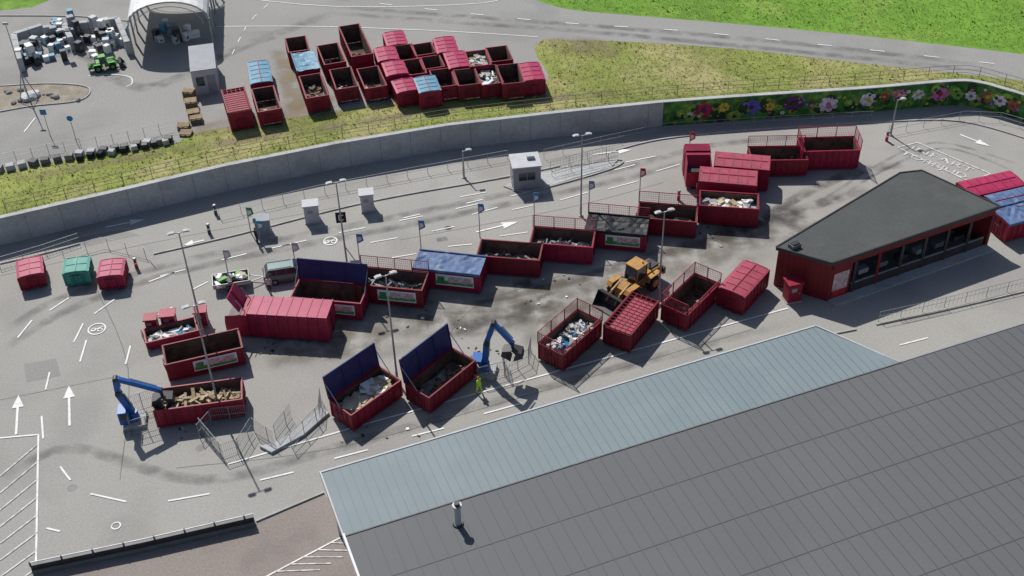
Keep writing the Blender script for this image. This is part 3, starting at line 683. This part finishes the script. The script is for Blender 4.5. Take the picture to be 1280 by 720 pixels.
def appliances(name,cen,n,r):
    mb=MB()
    for i in range(n):
        u=cen[0]+random.gauss(0,1)*r[0]; v=cen[1]+random.gauss(0,1)*r[1]; p=P(u,v,UZ); h=random.choice([.85,.85,1.7,1.2,.6]); w=R_(.55,.75)
        m=random.choice([WHITE,WHITE,LGREY,GREY,DARKM,LBLUE]); X=Matrix.Rotation(R_(0,3),3,'Z'); zb=UZ+(.87 if random.random()<.2 else 0)
        if h>1 and random.random()<.4: X=X@Matrix.Rotation(1.5708,3,'X'); mb.box((p.x,p.y,zb+w/2),(w,w,h),m,X)
        else:
            mb.box((p.x,p.y,zb+h/2),(w,w,h),m,X); q=X@Vector((0,-w/2-.01,0)); mb.box((p.x+q.x,p.y+q.y,zb+h*.45),(w*.5,.02,h*.4),DG,X)
    mb.obj(name,bevel=.02)
appliances('scrap_appliance_pile',(80,50),42,(13,6)); appliances('scrap_appliance_pile',(134,56),38,(12,7)); appliances('scrap_appliance_pile',(36,74),22,(8,6)); appliances('scrap_appliance_pile',(212,48),18,(14,5)); appliances('scrap_appliance_pile',(75,70),9,(22,4))
def blobs(name,cen,n,r,mats,z0,zs,smin,smax):
    mb=MB()
    for i in range(n):
        u=cen[0]+random.gauss(0,1)*r[0]; v=cen[1]+random.gauss(0,1)*r[1]; p=P(u,v,z0); s=R_(smin,smax)
        bm=bmesh.new(); bmesh.ops.create_icosphere(bm,subdivisions=2,radius=1); X=Matrix.Rotation(R_(0,3),3,'Z')
        vs=[]
        for q in bm.verts:
            w=q.co*R_(.85,1.12); w=X@Vector((w.x*s,w.y*s*.8,w.z*s*zs)); vs.append((p.x+w.x,p.y+w.y,z0+s*zs*.5+w.z))
        fs=[[x.index for x in f.verts] for f in bm.faces]; bm.free(); mb.add(vs,fs,random.choice(mats))
    mb.obj(name)
blobs('boulder_group',(60,121),9,(22,4),[ROCK],UZ,.6,.2,.5); blobs('boulder_group',(15,118),5,(8,5),[ROCK],UZ,.6,.25,.5)
blobs('gravel_heap',(40,123),1,(1,1),[LGREY],UZ,.35,1.1,1.2)
def pallets(u,v,n,z0=UZ):
    p=P(u,v,z0); mb=MB()
    for k in range(n):
        z=k*.16
        for y in(-.4,-.2,0,.2,.4): mb.box((0,y,z+.135),(1.2,.12,.03),WOOD)
        for x in(-.5,0,.5): mb.box((x,0,z+.06),(.1,.8,.11),WOODD)
    mb.obj('pallet_stack',p,R_(-.3,.3))
for u,v,n in [(240,135,6),(243,147,5),(238,124,7),(230,160,3),(233,168,2),(246,152,4)]: pallets(u,v,n)
p=P(36,123,UZ); mb=MB(); 
for i in range(3):
    a=i*2.09; mb.cyl((math.cos(a)*1.1,math.sin(a)*1.1,0),(0,0,3),.05,.05,STEEL,6)
mb.cyl((0,0,0),(0,0,8.5),.08,.04,STEEL,8); mb.box((0,0,8.4),(.5,.15,.25),LGREY); mb.obj('camera_mast',p)
p=P(63,170,UZ); mb=MB(); mb.cyl((0,0,0),(0,0,3),.04,.03,STEEL,8); mb.box((0,-.03,2.7),(.6,.03,.6),SBLUE); mb.obj('traffic_sign',p)
p=P(96,178,UZ); mb=MB(); mb.cyl((0,0,0),(0,0,3),.04,.03,STEEL,8); mb.cyl((0,-.05,2.7),(0,-.02,2.7),.3,.3,SBLUE,16); mb.obj('traffic_sign',p)
# ---------------- street lamps ----------------
def lamp(u,v,h=10.5,rz=0,z0=0,dbl=True):
    p=P(u,v,z0); mb=MB(); mb.cyl((0,0,0),(0,0,1.2),.11,.1,STEEL,10); mb.cyl((0,0,1.2),(0,0,h),.085,.05,STEEL,10); mb.cyl((0,0,0),(0,0,.12),.22,.22,CONC,12)
    for s in ((-1,1) if dbl else (1,)):
        mb.cyl((0,0,h-.08),(s*.35,0,h+.04),.035,.03,STEEL,6)
        mb.profile([(s*.3,h+.02),(s*.8,h+.0),(s*.85,h+.07),(s*.65,h+.15),(s*.33,h+.14)],-.14,.14,LGREY)
        mb.box((s*.55,0,h),(.38,.2,.03),WHITE)
    mb.obj('street_lamp',p,rz)
lamp(256,425,10.8,.3); lamp(275,515,10.5,.4); lamp(436,345,9.7,.3); lamp(726,270,8.6,.2); lamp(497,478,10.6,.4); lamp(823,372,8.8,.3); lamp(1113,169,4.0,.2,dbl=False)
lamp(580,222,3.0,.2,dbl=False)
def csign(u,v,col,h=3.6,rz=.3):
    p=P(u,v); mb=MB(); mb.cyl((0,0,0),(0,0,h),.05,.04,STEEL,8)
    mb.profile([(-.05,h-.95),(.55,h-.75),(.45,h-.05),(-.05,h+.1)],-.03,.03,col); mb.profile([(.03,h-.75),(.4,h-.62),(.34,h-.3),(.03,h-.2)],-.045,-.035,WHITE)
    mb.obj('container_sign',p,rz)
for u,v,c in [(451,335,SBLUE),(527,318,SBLUE),(600,297,SBLUE),(668,283,SBLUE),(736,268,LBLUE),(799,252,SRED),(372,346,LGREY),(288,355,LGREY),(860,206,SRED)]: csign(u,v,c)
csign(314,292,SGREEN,2.8); csign(326,302,SBLUE,2.2)
p=P(431,308); mb=MB(); mb.cyl((0,0,0),(0,0,3.6),.05,.05,STEEL,8); mb.box((0,-.06,3.2),(.9,.05,1.1),BLACK); mb.box((.02,-.09,2.95),(.42,.015,.1),WHITE); mb.box((.02,-.09,3.45),(.42,.015,.1),WHITE); mb.box((-.16,-.09,3.2),(.1,.015,.4),WHITE); mb.obj('letter_sign',p,.1)
for u,v in ((270,268),(262,292),(171,335),(848,250),(1108,176),(482,356)):
    p=P(u,v); mb=MB(); mb.cyl((0,0,0),(0,0,1.0),.16,.13,SRED if u in(171,848,1108) else DARKM,10); mb.cyl((0,0,1.0),(0,0,1.1),.19,.12,STEEL,10); mb.cyl((0,0,.5),(0,0,.65),.165,.155,WHITE,10); mb.obj('bollard',p)
# ---------------- cranes ----------------
def crane(u,v,rz,pts,h0=1.2):
    p=P(u,v); mb=MB(); mb.box((0,0,.2),(1.6,1.6,.4),CONC); mb.cyl((0,0,.4),(0,0,h0),.42,.34,BLUE,14); mb.box((-.6,0,1.0),(.8,1.1,1.2),BLUE); mb.box((-.6,-.57,1.2),(.5,.03,.5),DARKM)
    w=.42
    for i in range(len(pts)-1):
        a=(pts[i][0],0,pts[i][1]);b=(pts[i+1][0],0,pts[i+1][1]); mb.beam(a,b,w,w*1.1,BLUE); mb.cyl((b[0],-w*.6,b[2]),(b[0],w*.6,b[2]),w*.55,w*.55,DARKM,10); w*=.85
        mx=Vector(a).lerp(Vector(b),.25);m2=Vector(a).lerp(Vector(b),.85); mb.cyl(mx+Vector((.25,0,.25)),m2+Vector((.25,0,.25)),.07,.05,STEEL,6)
    e=pts[-1]; mb.cyl((e[0],0,e[1]),(e[0],0,e[1]-.5),.12,.12,DARKM,8)
    for s in(-1,1):
        mb.profile([(e[0],e[1]-.45),(e[0]+s*.75,e[1]-.6),(e[0]+s*.85,e[1]-1.1),(e[0]+s*.1,e[1]-1.5),(e[0]+s*.45,e[1]-1.0)],-.45,.45,DARKM)
    mb.obj('hydraulic_grab_crane',p,rz)
crane(607,466,-.2,[(0,1.0),(.2,3.2),(.8,5.2),(2.2,3.4)])
crane(170,528,.15,[(0,1.0),(-.6,3.2),(-.5,4.6),(2.4,2.9)])
# ---------------- vehicles ----------------
def wheel(mb,x,y,r,w,hub=STEEL):
    mb.cyl((x,y-w/2,r),(x,y+w/2,r),r,r,BLACK,20); mb.cyl((x,y-w/2-.02,r),(x,y+w/2+.02,r),r*.5,r*.5,hub,14)
def loader(A,B,sc_=1,mat=YEL,name='wheel_loader',z0=0):
    a=P(*A,z0);b=P(*B,z0);c=(a+b)/2;ang=math.atan2(b.y-a.y,b.x-a.x); mb=MB()
    for x in(-1.5,1.5):
        for s in(-1,1): wheel(mb,x,s*1.05,.78,.6,mat)
        mb.cyl((x,-.9,.78),(x,.9,.78),.2,.2,DARKM,8)
    mb.profile([(-3.1,.8),(-.4,.8),(-.4,1.5),(-.9,1.95),(-2.9,1.85),(-3.2,1.5)],-.75,.75,mat)
    for s in(-1,1):
        mb.profile([(-2.5,1.3),(-2.2,1.7),(-.7,1.7),(-.5,1.3),(-.5,1.45),(-.7,1.8),(-2.2,1.8),(-2.6,1.4)],s*.76,s*1.35,mat)
        mb.profile([(.6,1.45),(.9,1.75),(2.1,1.75),(2.4,1.4),(2.45,1.5),(2.15,1.85),(.85,1.85),(.5,1.5)],s*.76,s*1.35,mat)
        for k in range(4): mb.box((-2.7+k*.25,s*.757,1.45),(.12,.02,.4),DARKM)
    mb.box((-3.25,0,1.1),(.35,1.9,.7),DARKM); mb.box((-2.2,0,1.97),(1.2,1.1,.12),DARKM); mb.cyl((-1.7,.4,1.9),(-1.7,.4,2.7),.08,.08,DARKM,8)
    mb.profile([(-.9,1.5),(.55,1.5),(.65,2.2),(.35,3.05),(-.85,3.05)],-.68,.68,GLASS)
    for x,x2 in((-.9,-.85),(.6,.37)):
        for s in(-1,1): mb.beam((x,s*.69,1.5),(x2,s*.69,3.05),.09,.09,mat)
    mb.box((-.25,0,3.12),(1.5,1.5,.14),mat); mb.box((-.25,0,1.55),(1.6,1.42,.12),mat); mb.cyl((-.6,.4,3.19),(-.6,.4,3.35),.08,.07,SRED,8)
    mb.profile([(0,.6),(2.2,.6),(2.1,1.5),(1.4,1.9),(.6,1.4),(0,1.3)],-.45,.45,mat)
    for s in(-1,1):
        mb.beam((1.2,s*.5,1.8),(2.6,s*.5,1.25),.16,.34,mat); mb.beam((2.6,s*.5,1.25),(3.2,s*.5,.5),.16,.3,mat)
        mb.cyl((.9,s*.3,1.2),(2.4,s*.3,1.0),.08,.06,STEEL,8)
    mb.profile([(3.1,.1),(4.3,.05),(4.3,.12),(3.25,.25),(3.0,.7),(3.15,1.2),(3.5,1.45),(3.45,1.52),(2.95,1.3),(2.85,.6)],-1.35,1.35,DARKM)
    for s in(-1,1): mb.profile([(3.1,.1),(4.3,.06),(3.5,1.48),(2.95,1.25),(2.88,.6)],s*1.4,s*1.351,DARKM)
    o=mb.obj(name,(c.x,c.y,z0),ang,bevel=.02); o.scale=(sc_,)*3
loader((812,350),(772,378),.9)
loader((122,88),(142,84),.5,LGRN,'compact_loader',UZ)
def car(A,B,paint,name='parked_car',z0=0):
    a=P(*A,z0);b=P(*B,z0);c=(a+b)/2;ang=math.atan2(b.y-a.y,b.x-a.x); mb=MB()
    body=[(-2.3,.78,.35,.75),(-2.2,.86,.28,.98),(-1.2,.9,.25,1.0),(.6,.9,.25,.98),(1.3,.88,.25,.93),(2.0,.82,.28,.8),(2.28,.66,.35,.62)]
    vs=[]
    for x,w,z0_,z1 in body: vs+=[(x,-w,z0_),(x,-w,z0_+(z1-z0_)*.6),(x,-w*.93,z1),(x,w*.93,z1),(x,w,z0_+(z1-z0_)*.6),(x,w,z0_)]
    n=len(body); fs=[(i*6+j,(i+1)*6+j,(i+1)*6+(j+1)%6,i*6+(j+1)%6) for i in range(n-1) for j in range(6)]+[tuple(range(6)),tuple((n-1)*6+j for j in range(6))]
    mb.add(vs,fs,paint)
    vs=[(-2.15,-.8,.97),(1.15,-.8,.93),(1.15,.8,.93),(-2.15,.8,.97),(-1.85,-.6,1.42),(.35,-.6,1.42),(.35,.6,1.42),(-1.85,.6,1.42)]
    mb.add(vs,[(0,1,5,4),(1,2,6,5),(2,3,7,6),(3,0,4,7)],GLASS)
    mb.box((-.75,0,1.44),(2.2,1.22,.05),paint)
    for s in(-1,1):
        for (x0,x1) in((1.13,.36),(-2.13,-1.84),(-.3,-.35),(-1.2,-1.15)): mb.beam((x0,s*.8,.97),(x1,s*.61,1.43),.06,.05,paint)
        mb.beam((-1.8,s*.5,1.5),(.2,s*.5,1.5),.04,.04,DARKM); mb.box((.75,s*.98,1.0),(.12,.2,.12),paint)
        mb.box((2.2,s*.55,.62),(.14,.3,.12),WHITE); mb.box((-2.3,s*.65,.72),(.06,.25,.2),SRED)
        for x in(-1.4,1.4): wheel(mb,x,s*.8,.33,.22)
    mb.obj(name,(c.x,c.y,z0),ang,bevel=.03)
car((332,351),(396,341),CARC)
def trailer(A,B):
    a=P(*A);b=P(*B);c=(a+b)/2;L=(b-a).length;ang=math.atan2(b.y-a.y,b.x-a.x); mb=MB(); wd=1.6;Lb=L*.72
    mb.box((-L*.14,0,.55),(Lb,wd,.08),WOODD)
    for s in(-1,1):
        mb.box((-L*.14,s*wd/2,.75),(Lb,.05,.4),STEEL); mb.box((-L*.14+s*Lb/2,0,.75),(.05,wd,.4),STEEL); wheel(mb,-L*.16,s*(wd/2+.13),.3,.2); mb.box((-L*.16,s*(wd/2+.13),.66),(.8,.26,.04),DARKM)
        mb.beam((Lb/2-L*.14,s*.5,.5),(L/2,0,.45),.07,.07,STEEL)
    for i in range(22): mb.box((-L*.14+R_(-.38,.38)*Lb,R_(-.5,.5),.75+R_(0,.3)),(R_(.2,.9),R_(.1,.5),R_(.05,.3)),random.choice([WHITE,LGRN,CARD,DARKM,DG,GREY]),Matrix.Rotation(R_(0,3),3,'Z'))
    mb.obj('car_trailer',(c.x,c.y,0),ang)
trailer((268,361),(330,351))
# loose litter
mb=MB()
for cen,n,sp in (((610,440),14,12),((560,410),14,30),((700,360),16,40),((240,530),12,25),((470,540),10,30),((350,440),12,30),((900,290),10,30)):
    for i in range(n):
        p=P(cen[0]+random.gauss(0,sp),cen[1]+random.gauss(0,sp*.4)); s=R_(.06,.28); mb.box((p.x,p.y,.05),(s,s*R_(.3,1),.06),random.choice([WOOD,WHITE,DARKM,RUST,WOODD]),Matrix.Rotation(R_(0,3),3,'Z'))
mb.obj('scattered_litter')
# ---------------- people ----------------
def person(u,v,rz,top,legs,pose=0,name='person',helmet=None):
    p0=P(u,v)
    V={'pel':((0,0,.95),.14),'sp':((0,.01,1.15),.14),'ch':((0,.0,1.35),.155),'nk':((0,0,1.5),.055),'hd':((0,-.02,1.62),.085),'ht':((0,-.01,1.72),.085)}
    E=[('pel','sp'),('sp','ch'),('ch','nk'),('nk','hd'),('hd','ht')]
    for s,k in((-1,'l'),(1,'r')):
        st_=s*.12*pose
        V[k+'h']=((s*.1,0,.88),.095);V[k+'k']=((s*.11,-.04-st_,.5),.062);V[k+'a']=((s*.12,.0-st_*1.6,.09),.042);V[k+'t']=((s*.13,-.17-st_*1.6,.035),.035)
        V[k+'s']=((s*.19,0,1.42),.06);V[k+'e']=((s*.25,.03+st_*.8,1.14),.045);V[k+'w']=((s*.25,-.12+st_,.92 if pose<2 else 1.1),.03);V[k+'p']=((s*.24,-.17+st_,.85 if pose<2 else 1.1),.028)
        E+=[('pel',k+'h'),(k+'h',k+'k'),(k+'k',k+'a'),(k+'a',k+'t'),('ch',k+'s'),(k+'s',k+'e'),(k+'e',k+'w'),(k+'w',k+'p')]
    keys=list(V); me=bpy.data.meshes.new('b'); me.from_pydata([V[k][0] for k in keys],[(keys.index(a),keys.index(b)) for a,b in E],[]); o=bpy.data.objects.new('b',me); sc.collection.objects.link(o)
    o.modifiers.new('s','SKIN'); 
    for i,k in enumerate(keys):
        sv=me.skin_vertices[0].data[i]; sv.radius=(V[k][1],V[k][1]); sv.use_root=(k=='pel')
    ss=o.modifiers.new('u','SUBSURF'); ss.levels=2; ss.render_levels=2
    bpy.context.view_layer.update(); dg=bpy.context.evaluated_depsgraph_get(); m2=bpy.data.meshes.new_from_object(o.evaluated_get(dg)); bpy.data.objects.remove(o)
    mb=MB(); vs=[v.co[:] for v in m2.vertices]
    groups={}
    for f in m2.polygons:
        z=f.center.z; x=abs(f.center.x)
        m=SKIN if z>1.5 or (x>.2 and z<1.0 and (z>.75)) else (top if z>.93 else (legs if z>.1 else BLACK))
        groups.setdefault(m.name,(m,[]))[1].append(list(f.vertices))
    for m,fs in groups.values(): mb.add(vs,fs,m)
    mb.cyl((0,-.1,1.63),(0,-.135,1.615),.015,.008,SKIN,5)
    for s in(-1,1): mb.box((s*.032,-.1,1.66),(.02,.012,.012),BLACK); mb.box((s*.09,0,1.64),(.02,.04,.06),SKIN)
    mb.box((0,-.1,1.585),(.045,.012,.01),SRED)
    for k in range(3): mb.cyl((0,.015,1.68+k*.035),(0,.015,1.715+k*.035),.105-.018*k,.098-.03*k,helmet or HAIR,12)
    for kk in('l','r'):
        w=Vector(V[kk+'p'][0]); sg=-1 if kk=='l' else 1
        for i in range(4): mb.cyl(w+Vector((0,-.03+.018*i,-.02)),w+Vector((-.01*sg,-.05+.02*i,-.1+.01*abs(i-1))),.009,.007,SKIN,5)
        mb.cyl(w+Vector((-.02*sg,-.03,0)),w+Vector((-.04*sg,-.07,-.05)),.011,.008,SKIN,5)
    mb.keep=True
    mb.obj(name,p0,rz,smooth=True)
ORG=M('hi_vis_orange',(.7,.22,.03),.8)
person(599,492,.8,HIVIS,HIVIS,1,'worker',helmet=ORG)
person(322,305,2.2,CLOTH,CLOTH,0,'person'); person(338,366,0,LGREY,CLOTH,1,'person')
# ---------------- lighting ----------------
E=math.radians(49); az=Vector((.46,-.888)).normalized()
tr=Vector((az.x*math.cos(E),az.y*math.cos(E),-math.sin(E)))
sd=bpy.data.lights.new('sun','SUN'); sd.energy=4.6; sd.angle=math.radians(.5); sd.color=(1,.965,.91)
so=bpy.data.objects.new('sun',sd); sc.collection.objects.link(so); so.rotation_euler=tr.to_track_quat('-Z','Y').to_euler(); so.location=(0,0,100)
w=bpy.data.worlds.new('World'); sc.world=w; w.use_nodes=True; n=w.node_tree.nodes
sky=n.new('ShaderNodeTexSky'); sky.sky_type='NISHITA'; sky.sun_disc=False; sky.sun_elevation=E; sky.sun_rotation=math.radians(-27.4)
w.node_tree.links.new(sky.outputs[0],n['Background'].inputs[0]); n['Background'].inputs[1].default_value=.08
